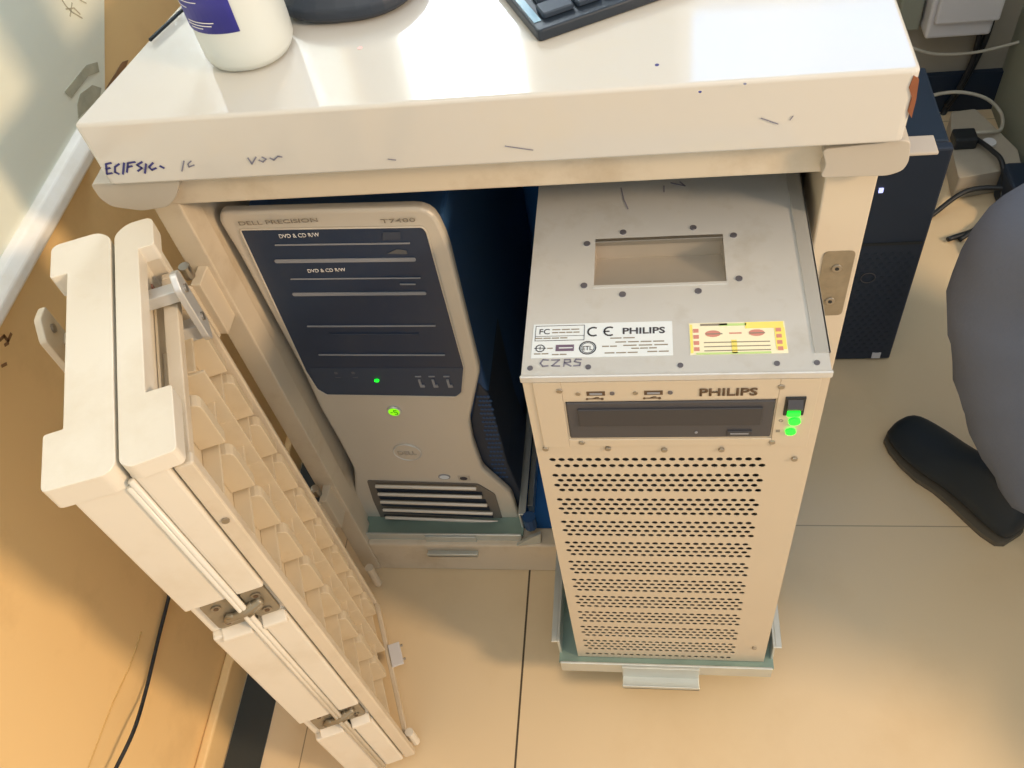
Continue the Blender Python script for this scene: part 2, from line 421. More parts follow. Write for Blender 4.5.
# inner frame + grid of leaf A
b = NB()
cbox(b, Lx-.015, Lx-.004, .0290, .043, ZB-.004, ZT-.020)      # near stile
obj('inner_stile', b, creamM, dA, bevel=.0018)
b = NB(); cbox(b, .026, .033, .022, .038, ZB, ZT-.040); obj('inner_stile', b, creamM, dA, bevel=.0015)
b = NB(); cbox(b, .033, Lx-.015, .034, .040, ZB-.002, ZB+.008); obj('inner_rail', b, creamM, dA, bevel=.001)
b = NB(); cbox(b, .033, Lx-.015, .022, .034, ZT-.050, ZT-.040); obj('inner_rail', b, creamM, dA, bevel=.001)
b = NB(); cbox(b, .033, Lx-.015, .0125, .015, ZB+.008, ZT-.044)
nz = 9
hh_ = (ZT-ZB-.10)/nz
for k in range(nz+1):
    zc = ZB+.02 + hh_*k
    cbox(b, .033, .108, .015, .030, zc-.0015, zc+.0015)
    cbox(b, .108, Lx-.015, .015, .030, zc+hh_*.42-.0015, zc+hh_*.42+.0015)
    if k < nz:
        for s0, dz, fr_ in ((.046, .08, .80), (.108, .0, 1.0), (.150, .50, .80)):
            z0 = zc + hh_*dz
            P = roundpoly([DT((s0, n, z)) for n, z in [(.015, z0), (.037, z0), (.037, z0+hh_*fr_), (.015, z0+hh_*fr_)]], [0, .001, .010, 0] if fr_ < 1 else 0, 4)
            prism(b, P, U*(.012 if fr_ < 1 else .003))
obj('ribbed_lining', b, grid_m, dA, bevel=.001)
# inner tray walls of leaf B (its hollow side faces the wall)
b = NB(); cbox(b, .02, Lx-.03, -.018, -.0125, ZB+.01, ZT-.03)
for k in range(7):
    zc = ZB+.05 + (ZT-ZB-.12)*k/6
    cbox(b, .02, Lx-.03, -.034, -.018, zc-.002, zc+.002)
obj('ribbed_lining', b, grid_m, dB)
# screws and little tabs on near stile
for z in (.640,):
    p = DT((Lx-.0035, .036, z)); b = NB()
    P = [p + Nn*.003*math.cos(a) + Vector((0, 0, .003*math.sin(a))) for a in [k*math.pi/6 for k in range(12)]]
    prism(b, P, U*.0016); obj('screw', b, steel, dA)
# hinges joining the leaves (two, on the near edge) : a plate on each leaf and crossed knuckles
def leaf_hinge(zc):
    e = Lx-.009
    for sg, d_, n1 in ((1, dA, .0255), (-1, dB, .030)):
        # moulded block of the recess
        b = NB()
        P = roundpoly([DT((e, n*sg, zc+dz)) for n, dz in [(.004, -.024), (n1, -.024), (n1, .024), (.004, .024)]], .005, 4)
        pl_ = obj('hinge', prism(b, P, U*.004), lockm, d_, bevel=.0008, label='worn steel butterfly hinge')
        for dz in (-.014, .014):
            c = DT((e+.0045, (n1*.62)*sg, zc+dz)); b = NB()
            prism(b, [c + Nn*.0042*math.cos(a) + Vector((0, 0, .0042*math.sin(a))) for a in [k*math.pi/7 for k in range(14)]], U*.0012)
            obj('hinge_screw', b, steel, d_)
            c = DT((e+.0058, (n1*.62)*sg, zc+dz)); b = NB()
            prism(b, [c + Nn*.0022*math.cos(a) + Vector((0, 0, .0022*math.sin(a))) for a in [k*math.pi/5 for k in range(10)]], U*.0004)
            obj('screw_recess', b, brown_t, d_)
        b = NB()
        tube(b, [DT((e+.006, .018*sg, zc+.007*sg)), DT((e+.009, 0, zc)), DT((e+.006, -.010*sg, zc-.005*sg))], .0038, 10)
        tube(b, [DT((e+.006, .016*sg, zc+.001*sg)), DT((e+.0095, .002*sg, zc-.005))], .003, 10)
        obj('hinge_arm', b, lockm, d_, smooth=True)
        # lip of the moulding below the recess
        b = NB(); 
        pts = [(e, -.0290), (Lx+.0015, -.0320), (Lx+.002, -.036), (Lx-.004, -.046), (e, -.046)]
        prism(b, [DT((s, .005*sg, zc+z)) for s, z in pts], Nn*(n1+.001-.005)*sg)
        obj('recess_lip', b, cream, d_, bevel=.001)
leaf_hinge(.5075); leaf_hinge(.2195)
# latch bracket on leaf A and keeper on leaf B (tall oval plates with two screws)
def latch(d_, s0, n0, zc, sg, m=alu):
    k_ = 1.0 if sg > 0 else 1.7
    pts = [(s0-.006*k_, -.032), (s0+.010*k_, -.040), (s0+.016*k_, -.030), (s0+.016*k_, .026), (s0+.006*k_, .036), (s0-.006*k_, .030)]
    br = obj('latch', prism(NB(), roundpoly([DT((s, n0, zc+z)) for s, z in pts], .003, 3), Nn*.006*sg), m, d_, bevel=.001, label='pale latch bracket with two screws')
    for za, zb in (((zc-.038, zc-.022), (zc+.008, zc+.020)) if sg > 0 else ((zc-.026, zc+.002),)):
        b = NB(); box(b, s0-.004, s0+.008, n0-.036*sg, n0, za, zb, DT); obj('latch_arm', b, m, d_, bevel=.001)
    for dz in (-.016, .018):
        c = DT((s0+.005, n0+.006*sg if sg > 0 else n0+.0018, zc+dz)); b = NB()
        prism(b, [c + U*.0038*math.cos(a) + Vector((0, 0, .0038*math.sin(a))) for a in [k*math.pi/6 for k in range(12)]], Nn*.0018*sg)
        obj('latch_screw', b, steel, d_)
latch(dA, .062, .040, .690, 1)
latch(dB, .050, -.068, .680, -1, creamM)
# small magnet plate on the bottom rail and the pivot foot
b = NB(); cbox(b, .100, .132, .040, .056, ZB+.006, ZB+.010); obj('magnet_plate', b, boxw, dA, bevel=.0006)
b = NB(); tube(b, [DT((.106, .0565, ZB+.008)), DT((.106, .0595, ZB+.008))], .0018, 8); tube(b, [DT((.126, .0565, ZB+.008)), DT((.126, .0595, ZB+.008))], .0018, 8)
obj('plate_screws', b, steel, dA, kind='stuff')
b = NB(); tube(b, [DT((Lx-.022, .046, .012)), DT((Lx-.022, .046, .052))], .0055, 12); obj('pivot_foot', b, cream, dA)
# warning sticker corner and red strip inside far end of leaf A
b = NB(); cbox(b, .040, .044, .0150, .0165, .64, .700); obj('red_strip', b, mat('faded_red', 'B08070', .6), dA)

# =====================================================================
# PULL-OUT TRAYS
# =====================================================================
def tray(x0, x1, y0, y1, z, label, hx0, hx1):
    t = empty('pull_out_tray', ((x0+x1)/2, (y0+y1)/2, z-.004))
    tag(t, label, 'tray', 'galvanised pull-out trays under the two computers')
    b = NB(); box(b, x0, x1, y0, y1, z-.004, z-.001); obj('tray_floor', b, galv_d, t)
    for xa, xb in ((x0, x0+.003), (x1-.003, x1)):
        b = NB(); box(b, xa, xb, y0+.012, y1, z-.004, z+.036)
        box(b, *( (xa-.007, xa) if xa < (x0+x1)/2 else (xb, xb+.007)), y0+.012, y1, z+.033, z+.036)
        obj('tray_side', b, galv, t, bevel=.0006)
    b = NB(); box(b, x0+.002, x1-.002, y0-.003, y0, z-.022, z+.004); obj('front_lip', b, galv, t, bevel=.0008)
    b = NB(); box(b, hx0, hx1, y0-.006, y0-.003, z-.030, z+.002); box(b, hx0, hx1, y0-.020, y0-.003, z-.030, z-.027)
    box(b, hx0, hx1, y0-.020, y0-.018, z-.030, z-.022)
    obj('handle', b, galv, t, bevel=.0006)
    for xa, xb in ((x0-.010, x0-.002), (x1+.002, x1+.010)):
        b = NB(); box(b, xa, xb, max(y0+.05, y0), y1, z-.026, z-.006); obj('slide_rail', b, galv, t, bevel=.0006)
    return t
trP = tray(-.136, .124, -.008, .60, .095, 'galvanised steel tray pulled out over the floor under the perforated computer', -.058, .036)
trD = tray(-.436, -.196, .172, .66, .088, 'galvanised steel tray inside the cabinet under the silver fronted computer', -.335, -.262)
b = NB()
prism(b, [Vector((-.205, .160, .078)), Vector((-.172, .165, .078)), Vector((-.170, .168, .098)), Vector((-.186, .166, .090))], (0, .005, 0))
obj('corner_clip', b, galv, trD)
tube_b = NB(); tube(tube_b, [(-.184, .18, .10), (-.184, .18, .125)], .009, 10); obj('slide_stop', tube_b, navy, trD)

# =====================================================================
# PERFORATED COMPUTER (pulled out)
# =====================================================================
HP = .667; X0, X1 = -.1125, .1125; ZBt = .095
ph = empty('computer_tower', (0, .22, ZBt))
tag(ph, 'bare aluminium computer tower with perforated front and lit green switch, pulled out on a tray', 'computer')
YB = .47
b = NB()
box(b, X0, X0+.002, .001, YB, ZBt, HP-.0015); box(b, X1-.002, X1, .001, YB, ZBt, HP-.0015)
box(b, X0+.002, X1-.002, YB-.002, YB, ZBt, HP-.0015); box(b, X0+.002, X1-.002, .03, YB-.002, ZBt, ZBt+.002)
obj('case', b, alu, ph)
obj('dark_backing', box(NB(), X0+.003, X1-.003, .030, .032, ZBt+.003, .57), blk, ph)  # unseen black sheet added to keep the holes dark
# top sheet with the recessed handle opening
hx0, hx1, hy0, hy1 = -.060, .0445, .089, .143
def ring_sheet(bm, x0, x1, y0, y1, a0, a1, b0, b1, z0, z1):
    box(bm, x0, x1, y0, b0, z0, z1); box(bm, x0, x1, b1, y1, z0, z1); box(bm, x0, a0, b0, b1, z0, z1); box(bm, a1, x1, b0, b1, z0, z1)
b = NB(); ring_sheet(b, X0, X1, .0, YB, hx0, hx1, hy0, hy1, HP-.0015, HP)
obj('top_sheet', b, alu, ph)
b = NB()
prism(b, [Vector((X1-.010, .016, HP)), Vector((X1+.001, .016, HP)), Vector((X1+.001, YB, HP)), Vector((X1-.0125, YB, HP))], (0, 0, .0012))
prism(b, [Vector((X1, .016, HP+.0012)), Vector((X1+.0012, .016, HP+.0012)), Vector((X1+.0012, .016, ZBt+.01)), Vector((X1, .016, ZBt+.01))], (0, YB-.016, 0))
obj('side_cover', b, mat('side_cover_metal', 'BDBEBC', .4, .5, var=.06), ph)
b = NB()
dp = .022
box(b, hx0-.002, hx0, hy0, hy1, HP-dp, HP-.001); box(b, hx1, hx1+.002, hy0, hy1, HP-dp, HP-.001)
box(b, hx0, hx1, hy1, hy1+.002, HP-dp, HP-.001)
prism(b, [Vector((hx0, hy0, HP-.001)), Vector((hx0, hy0+.001, HP-.001)), Vector((hx0, hy1, HP-dp)), Vector((hx0, hy1, HP-dp-.002))], (hx1-hx0, 0, 0))
obj('handle_recess', b, alu_r, ph, label='rectangular recess with a sloping dull metal floor')
b = NB(); box(b, hx0, hx1, hy1-.003, hy1+.001, HP-.004, HP+.0006); obj('recess_rim', b, steel, ph, bevel=.0004)
b = NB(); box(b, hx0-.001, hx1+.001, hy0-.001, hy0+.0015, HP-.001, HP+.0006); obj('recess_rim', b, alu, ph)
for (x, y) in [(-.037,.151),(.021,.153),(.053,.142),(.054,.093),(.022,.081),(-.037,.080),(-.068,.091),(-.067,.139)]:
    b = NB(); disc(b, (x, y, HP), .0028, (0, 0, .0008), 14, 'Z'); obj('screw', b, screwd, ph)
for (x, y) in [(-.106,.007),(-.062,.007),(.006,.007),(.075,.007),(.103,.007)]:
    b = NB(); disc(b, (x, y, HP), .0022, (0, 0, .0007), 12, 'Z'); obj('screw', b, screwd, ph)
# folded front lip of the top
b = NB(); box(b, X0-.001, X1+.001, -.0025, 0, HP-.006, HP+.0008); obj('front_lip', b, alu, ph, bevel=.0008)
# front panel: perforated field between solid margins
bmf = NB()
TH = .0007
def quad(bm, x0, x1, z0, z1, y):
    bm.faces.new([bm.verts.new((x0, y, z0)), bm.verts.new((x1, y, z0)), bm.verts.new((x1, y, z1)), bm.verts.new((x0, y, z1))])
fx0, pitch, ncol = -.1040, .00775, 23
rows = []   # centre z
groups = [(.5495, 2)] + [(.5240 - .0419*k, 4) for k in range(11)]
rp = .0083
cellrows = []
for zt, n_ in groups:
    for k in range(n_): cellrows.append((zt - (rp if n_ == 4 else .0098)*k, k % 2))
cellrows = [q_ for q_ in cellrows if q_[0] > .101]
edges_z = []
zprev = .56
def hole_cell(bm, x0, x1, z0, z1, r, n=10):
    cx, cz = (x0+x1)/2, (z0+z1)/2; rect = []; circ = []; inn = []
    for k in range(n):
        a = 2*math.pi*(k+.5)/n; c_, s_ = math.cos(a), math.sin(a)
        circ.append(bm.verts.new((cx+r*c_, 0, cz+r*s_))); inn.append(bm.verts.new((cx+r*c_, TH, cz+r*s_)))
        hx, hz = (x1-x0)/2, (z1-z0)/2; t = min(hx/abs(c_) if abs(c_) > 1e-6 else 9, hz/abs(s_) if abs(s_) > 1e-6 else 9)
        rect.append(bm.verts.new((cx+t*c_, 0, cz+t*s_)))
    corners = {}
    for k in range(n):
        k2 = (k+1) % n; A, B = rect[k].co, rect[k2].co
        f = [circ[k], rect[k]]
        if abs(A.x-B.x) > 1e-7 and abs(A.z-B.z) > 1e-7:
            f.append(bm.verts.new((x1 if (A.x+B.x)/2 > cx else x0, 0, z1 if (A.z+B.z)/2 > cz else z0)))
        f += [rect[k2], circ[k2]]
        bm.faces.new(f); bm.faces.new((circ[k], circ[k2], inn[k2], inn[k]))
ztop = .5565
for i, (zc, odd) in enumerate(cellrows):
    z1 = zc + rp/2; z0 = zc - rp/2
    if ztop - z1 > 1e-5: quad(bmf, X0, X1, z1, ztop, 0)
    elif ztop - z1 < -1e-5: z1 = ztop
    ox = fx0 + (pitch/2 if odd else 0)
    quad(bmf, X0, ox, z0, z1, 0)
    for k in range(ncol): hole_cell(bmf, ox+k*pitch, ox+(k+1)*pitch, z0, z1, .0029)
    quad(bmf, ox+ncol*pitch, X1, z0, z1, 0)
    ztop = z0
quad(bmf, X0, X1, ZBt, ztop, 0)
fr = obj('perforated_panel', bmf, alu_f, ph)
b = NB(); box(b, X0, X1, .0, TH, .5565, .584); box(b, X0, -.082, 0, TH, .584, .633); box(b, .077, X1, 0, TH, .584, .633)
box(b, X0, X1, 0, TH, .633, HP-.0055)
dpn = obj('drive_panel', b, alu_f, ph)
P = [Vector((x, -.0012, z)) for x, z in [(-.105, .566), (-.078, .566), (-.074, .572), (.090, .572), (.094, .566), (.1065, .566), (.1065, .660), (-.105, .660)]]
# raised cover plate around the drive (outline strips)
b = NB()
box(b, -.105, -.0835, -.0012, 0, .570, .659); box(b, .078, .1065, -.0012, 0, .570, .659); box(b, -.0835, .078, -.0012, 0, .6355, .659); box(b, -.0835, .078, -.0012, 0, .572, .5815)
obj('cover_plate', b, alu_f, ph, bevel=.0005)
# optical drive
dr = obj('optical_drive', box(NB(), -.0815, .0765, -.0015, .12, .5845, .6325), dgrey, ph, bevel=.0008)
b = NB(); box(b, -.073, .068, -.0032, -.0012, .603, .6255); obj('drive_tray', b, dgrey2, dr, bevel=.0006)
b = NB(); box(b, .043, .062, -.0030, -.0012, .5885, .5945); obj('eject_button', b, dgrey2, dr, bevel=.0005)
obj('eject_print', box(NB(), .0455, .0595, -.0033, -.0029, .5908, .5922), line_m, dr)
b = NB(); disc(b, (.019, -.0022, .592), .0012, (0, .001, 0)); obj('drive_light', b, line_m, dr)
text('maker_lettering', 'PHILIPS', (.0195, -.0014, .6405), (1,0,0), (0,0,1), .0125, brown_t, ph, sx=1.08)
# usb sockets and symbols
for cx in (-.0575, -.0140):
    us = obj('usb_socket', box(NB(), cx-.0070, cx+.0070, -.0016, -.0011, .6425, .6475), brown_t, ph)
    b = NB(); box(b, cx-.0048, cx+.0048, -.0021, -.0015, .6440, .6460); obj('usb_tongue', b, line_m, us)
    b = NB(); stroke(b, [(cx-.007, -.0013, .6382), (cx+.004, -.0013, .6382)], .0008, (0,-1,0)); stroke(b, [(cx-.003, -.0013, .6382), (cx, -.0013, .6398), (cx+.002, -.0013, .6398)], .0007, (0,-1,0))
    disc(b, (cx+.0045, -.0018, .6382), .0012, (0, .0005, 0), 8); disc(b, (cx-.007, -.0018, .6382), .0010, (0, .0005, 0), 8)
    obj('usb_symbol', b, brown_t, ph)
    for dx in (-.0135, .0125):
        b = NB(); disc(b, (cx+dx, -.002, .645), .0019, (0, .001, 0), 10); obj('screw', b, screwd if dx > 0 else steel, ph)
for (x, z) in [(-.085,.649),(.079,.650),(-.073,.5775),(.079,.5765),(.099,.551),(-.052,.568),(-.006,.5655),(.040,.5655),(-.104,.568),(.098,.14)]:
    b = NB(); disc(b, (x, -.0022, z), .0026, (0, .0022, 0), 12); obj('screw', b, steel, ph, bevel=.0005)
# power switch and lamps
sw = obj('power_switch', box(NB(), .0835, .0985, -.0025, 0, .6145, .6375), blk, ph, bevel=.0006, label='black rocker switch lit green below')
b = NB(); prism(b, [Vector((.0855, -.0025, .635)), Vector((.0855, -.0065, .628)), Vector((.0855, -.0035, .622)), Vector((.0855, -.0025, .622))], (.011, 0, 0)); obj('rocker', b, dgrey, sw)
b = NB(); box(b, .0862, .0958, -.0045, -.0020, .6155, .6215); obj('switch_light', b, led, sw, bevel=.0006)
b = NB(); disc(b, (.093, -.003, .6065), .0045, (0, .003, 0), 16); obj('power_light', b, led, ph)
b = NB(); disc(b, (.0915, -.003, .5925), .0040, (0, .003, 0), 16); obj('disk_light', b, led, ph)
b = NB(); tube(b, [(.083+.0015*math.cos(a), -.0014, .6065+.0015*math.sin(a)) for a in [k*math.pi/4 for k in range(9)]], .0003, 6, False)
box(b, .0805, .0835, -.0016, -.0012, .591, .594); obj('lamp_symbols', b, grey_t, ph)
# regulatory label
lz = HP+.0001
lb = obj('approval_label', box(NB(), -.106, .001, .0165, .0505, lz, lz+.0003), label_w, ph, label='pale printed approval label')
zt = lz+.0004
def ztext(name, s, x, y, sz, m, par, sx=1): return text(name, s, (x, y, zt), (1,0,0), (0,1,0), sz, m, par, .0002, sx)
ztext('label_lettering', 'PHILIPS', -.0370, .0385, .0085, dark_t, lb, 1.2)
b = NB()
def zs(pts, wd): stroke(b, [(x, y, zt) for x, y in pts], wd, (0,0,1), .0002)
def arc(cx, cy, r, a0, a1, wd, n=10): zs([(cx+r*math.cos(a0+(a1-a0)*k/n), cy+r*math.sin(a0+(a1-a0)*k/n)) for k in range(n+1)], wd)
arc(-.0590, .0415, .0042, math.radians(60), math.radians(300), .0013); arc(-.0465, .0415, .0042, math.radians(60), math.radians(300), .0013)
zs([(-.0507, .0415), (-.0470, .0415)], .0012)
zs([(-.104, .0335), (-.066, .0335), (-.066, .0485), (-.104, .0485), (-.104, .0335)], .0004)
zs([(-.104, .038), (-.066, .038)], .0003)
arc(-.0995, .0260, .0034, 0, 2*math.pi, .0007); zs([(-.0995, .0243), (-.0995, .0277)], .0005); zs([(-.104, .026), (-.095, .026)], .0005)
arc(-.0630, .0255, .0062, 0, 2*math.pi, .0008, 18); arc(-.0630, .0255, .0050, 0, 2*math.pi, .0004, 16)
obj('label_marks', b, dark_t, lb)
ztext('label_lettering', 'FC', -.1015, .0402, .0075, dark_t, lb)
ztext('label_lettering', 'ETL', -.0672, .0232, .0058, dark_t, lb, .85)
b = NB(); box(b, -.0875, -.0735, .0228, .0290, zt, zt+.0002); obj('label_block', b, mat('plum_print', '6A5A72', .6), lb)
b = NB(); box(b, -.0850, -.0745, .0253, .0263, zt+.0002, zt+.0003); obj('label_line', b, label_w, lb)
b = NB()
for (xa, xb, y, n_) in [(-.091, -.069, .0445, 3), (-.091, -.069, .0415, 4), (-.046, -.026, .0345, 2), (-.042, -.004, .0305, 4), (-.052, -.040, .0265, 2), (-.036, -.001, .0270, 3), (-.030, -.010, .0240, 3), (-.050, -.024, .0200, 3), (-.018, -.001, .0205, 2), (-.104, -.092, .0205, 2), (-.090, -.078, .0195, 2), (-.104, -.078, .0360, 4), (-.094, -.089, .0258, 1)]:
    wd = (xb-xa)/n_
    for k in range(n_): box(b, xa+k*wd, xa+(k+.86)*wd, y-.0005, y+.0005, zt, zt+.0002)
obj('fine_print', b, grey_t, lb, kind='stuff')
# faded coloured label
l2 = obj('colourful_label', box(NB(), .0135, .0840, .0165, .0475, lz, lz+.0003), label_y, ph, label='faded yellow and white sticker with red edge marks')
b = NB(); box(b, .055, .083, .041, .0470, zt, zt+.0002); box(b, .076, .0835, .020, .041, zt, zt+.0002)
obj('yellow_band', b, lab_yel, l2)
obj('yellow_band', box(NB(), .014, .016, .018, .046, zt, zt+.0002), lab_yel, l2); obj('yellow_band', box(NB(), .044, .048, .017, .030, zt, zt+.0002), lab_yel, l2)
b = NB()
for k in range(4): box(b, .0165, .0205, .020+k*.006, .0235+k*.006, zt, zt+.00025); box(b, .0770, .0808, .019+k*.006, .0225+k*.006, zt+.0002, zt+.0004)
disc(b, (.031, .0365, zt), .0058, (0,0,.0002), 16, 'Z', .0032); disc(b, (.063, .0365, zt), .0058, (0,0,.0002), 16, 'Z', .0032); box(b, .043, .052, .036, .0372, zt, zt+.0002)
obj('red_marks', b, lab_red, l2)
b = NB(); box(b, .022, .042, .0445, .0465, zt, zt+.0002); box(b, .026, .038, .0356, .0366, zt+.0003, zt+.0004); box(b, .058, .069, .0356, .0366, zt+.0003, zt+.0004)
for k in range(3): box(b, .024, .072, .0195+k*.0040, .0203+k*.0040, zt, zt+.0002)
obj('fine_print', b, grey_t, l2, kind='stuff')
b = NB(); box(b, .018, .072, .0165, .0182, zt, zt+.0002); box(b, .036, .056, .044, .0462, zt, zt+.0002); obj('green_band', b, lab_grn, l2)
# hand lettering CZRS
def hz(pts): return [(x, y, HP+.0002) for x, y in pts]
b = NB()
for s in [[(-.0925,.0145),(-.0965,.0150),(-.0985,.0115),(-.0965,.0085),(-.0925,.0090)],
          [(-.0900,.0145),(-.0840,.0145),(-.0895,.0088),(-.0835,.0085)],
          [(-.0805,.0082),(-.0800,.0146),(-.0760,.0146),(-.0755,.0122),(-.0800,.0115),(-.0750,.0082)],
          [(-.0675,.0145),(-.0715,.0148),(-.0725,.0125),(-.0680,.0112),(-.0685,.0088),(-.0730,.0085)]]:
    stroke(b, hz(s), .0011, (0,0,1))
obj('hand_lettering', b, pencil, ph)
b = NB(); stroke(b, [px(u, v, 2, HP+.0002) for u, v in [(621,188),(624,200),(628,209)]], .001, (0,0,1)); stroke(b, [px(u, v, 2, HP+.0002) for u, v in [(664,186),(664,192)]], .001, (0,0,1))
stroke(b, [px(u, v, 2, HP+.0002) for u, v in [(671,183),(685,186),(680,182)]], .0012, (0,0,1)); obj('pen_marks', b, pencil, ph)

# =====================================================================
# SILVER FRONTED TOWER (inside the cabinet)
# =====================================================================
YD = .200
dl = empty('computer_tower', (-.31, .42, .088))
tag(dl, 'silver and black computer tower with slanted front and drive bays, standing inside the cabinet', 'computer')
q4 = lambda x, y: (200+x/3.2, 180+y/3.2)
q5 = lambda x, y: (320+x/3.2, 360+y/3.2)
def D(u, v, y=YD): return px(u, v, 1, y)
out = [q4(62,105), q4(740,88), q4(792,190), q4(893,600), q5(510,45), q5(478,195), q5(489,262), q5(520,350), q5(612,430), q5(637,505), q5(636,545), q5(560,548), q5(180,533), q5(143,500), q5(112,430), q5(108,350), q5(62,262), q5(0,155), q4(330,615), q4(128,245), q4(60,135)]
rs = [.012, .018, .02, .004, .004, .01, .006, .01, .008, .004, .006, .001, .008, .008, .008, .008, .01, .01, .01, .01, .006]
P = roundpoly([D(*p) for p in out], rs, 4)
be = obj('front_bezel', prism(NB(), P, (0, .012, 0)), silver, dl, bevel=.004, seg=3)
obj('case', box(NB(), -.408, -.206, YD+.013, .655, .090, .640), navy, dl, bevel=.004)
# side grille panel between bezel and case on the right
sg_ = [q5(505,70), q5(540,110), q5(600,330), q5(640,420), q5(640,540), q5(612,445), q5(520,360), q5(485,240), q5(482,190)]
obj('side_grille', prism(NB(), [D(u, v, YD+.012) for u, v in sg_], (0, .12, 0)), blk_t, dl, bevel=.002)
b = NB()
for r_ in range(20):
    for c_ in range(4):
        u, v = q5(505+c_*11+(r_ % 2)*5+r_*2.9, 118+r_*13.5)
        p = D(u, v, YD+.0115)
        disc(b, p, .0022, (0, .001, 0), 6)
obj('mesh_dimples', b, navy, dl)
# black drive panel
bp_ = [q4(127,159), q4(712,150), q4(725,165), q4(845,600), q4(838,680), q4(820,694), q4(405,688), q4(375,670), q4(338,612)]
pan = obj('drive_panel', prism(NB(), roundpoly([D(u, v, YD-.0008) for u, v in bp_], .003, 3), (0, .001, 0)), black_g, dl)
b = NB()
ln = roundpoly([D(u, v, YD-.0012) for u, v in bp_], .003, 3); ln = ln + [ln[0]]
tube(b, ln, .0009, 6, False); obj('panel_rim', b, silver, dl)
def bar(x0, y0, x1, y1, th, m, nm, par=pan, y=YD-.0012, c=q4):
    a, e = D(*c(x0, y0), y), D(*c(x1, y1), y); h = Vector((0, 0, th/2))
    bb = NB(); prism(bb, roundpoly([a-h, e-h, e+h, a+h], th*.4, 3), (0, -.0012, 0)); return obj(nm, bb, m, par)
bar(240,207,672,201,.0012, line_m, 'bay_seam'); bar(240,259,690,253,.0042, line_m, 'bay_ledge')
bar(290,316,706,312,.0010, line_m, 'bay_seam'); bar(297,365,724,361,.0040, line_m, 'bay_ledge')
bar(343,467,754,465,.0016, line_m, 'bay_seam'); bar(380,558,784,559,.0016, line_m, 'bay_seam')
bar(640,332,690,332,.0012, line_m, 'eject_button')
bar(412,492,700,492,.0008, mat('faint_seam','3C475A',.5), 'bay_seam')
b = NB(); prism(b, [D(*q4(x, y), YD-.0012) for x, y in [(350,602),(845,602),(838,682),(818,692),(408,686),(378,668)]], (0, .0005, 0)); obj('control_strip', b, mat('control_strip_grey', '36445A', .4, var=.1, scale=40), pan)
# white prints
ax = lambda u, v: D(*q4(u, v), YD-.0016)
def dtext(nm, s, a, w_, hgt, m, par=pan):
    A = ax(*a); B = ax(a[0]+w_, a[1]); t = text(nm, s, A, (1,0,0), (0,0,1), hgt, m, par, .0003)
    me = t.data; xs_ = [v.co.x for v in me.vertices]; wd = max(xs_)-min(xs_); k = (B-A).x/wd
    mn = min(xs_); lx = t.location.x + (WO[par.name].x)
    for v in me.vertices: v.co.x = (v.co.x-mn)*k
    t.location.x = A.x - WO[par.name].x
    return t
dtext('bay_lettering', 'DVD & CD R/W', (256,186), 130, .0072, white_t)
dtext('bay_lettering', 'DVD & CD R/W', (347,296), 122, .0066, white_t)
dtext('model_lettering', 'DELL PRECISION', (127,145), 256, .0068, grey_t, dl)
dtext('model_lettering', 'T7400', (580,138), 112, .0068, grey_t, dl)
# disc logo scuffs
b = NB(); prism(b, roundpoly([ax(*p) for p in [(598,236),(630,222),(660,226),(664,238)]], .001, 2), (0, .0004, 0)); obj('disc_logo', b, mat('scuffed_logo','5A5C60',.6), pan)
b = NB(); prism(b, [ax(*p) for p in [(585,168),(640,166),(640,190),(585,192)]], (0, .0003, 0)); obj('disc_logo', b, mat('dim_logo','3E4656',.6), pan)
# indicator, ports
b = NB(); disc(b, D(*q4(565,644), YD-.003), .0028, (0, .002, 0), 12, ry=.0018); obj('activity_light', b, led, dl)
for x in (705, 748, 795):
    a = D(*q4(x, 645), YD-.0016); b = NB(); box(b, a.x-.0018, a.x+.0008, a.y-.0012, a.y+.0008, a.z-.010, a.z+.004); box(b, a.x+.0008, a.x+.0035, a.y-.0012, a.y+.0008, a.z-.010, a.z-.006)
    box(b, a.x-.004, a.x+.003, a.y-.0008, a.y+.0006, a.z+.009, a.z+.0102)
    obj('usb_port', b, line_m, dl)
for x in (435, 490):
    a = D(*q4(x, 618), YD-.0016); b = NB(); disc(b, a, .0022, (0, .0006, 0), 12); box(b, a.x-.003, a.x+.003, a.y, a.y+.0005, a.z-.009, a.z-.0078); obj('audio_port', b, mat('dim_port', '59606C', .5), dl)
# power button
a = D(*q5(238,160)); b = NB(); disc(b, a+Vector((0,-.003,0)), .0088, (0, .003, 0), 24); pb = obj('power_button', b, alu, dl, bevel=.001)
b = NB(); disc(b, a+Vector((0,-.0036,0)), .0068, (0, .0008, 0), 22); obj('button_light', b, led2, pb)
b = NB(); a2 = a+Vector((0,-.0038,0)); 
stroke(b, [a2+Vector((-.004,0,.000)), a2+Vector((-.0015,0,.000))], .0010, (0,-1,0))
stroke(b, [a2+Vector((.004,0,.004)), a2+Vector((.0005,0,.004)), a2+Vector((.0005,0,.0008)), a2+Vector((.004,0,.0008)), a2+Vector((.004,0,-.0035)), a2+Vector((.0005,0,-.0035))], .0010, (0,-1,0))
obj('button_symbol', b, mat('dark_green_print', '2F6A18', .5), pb)
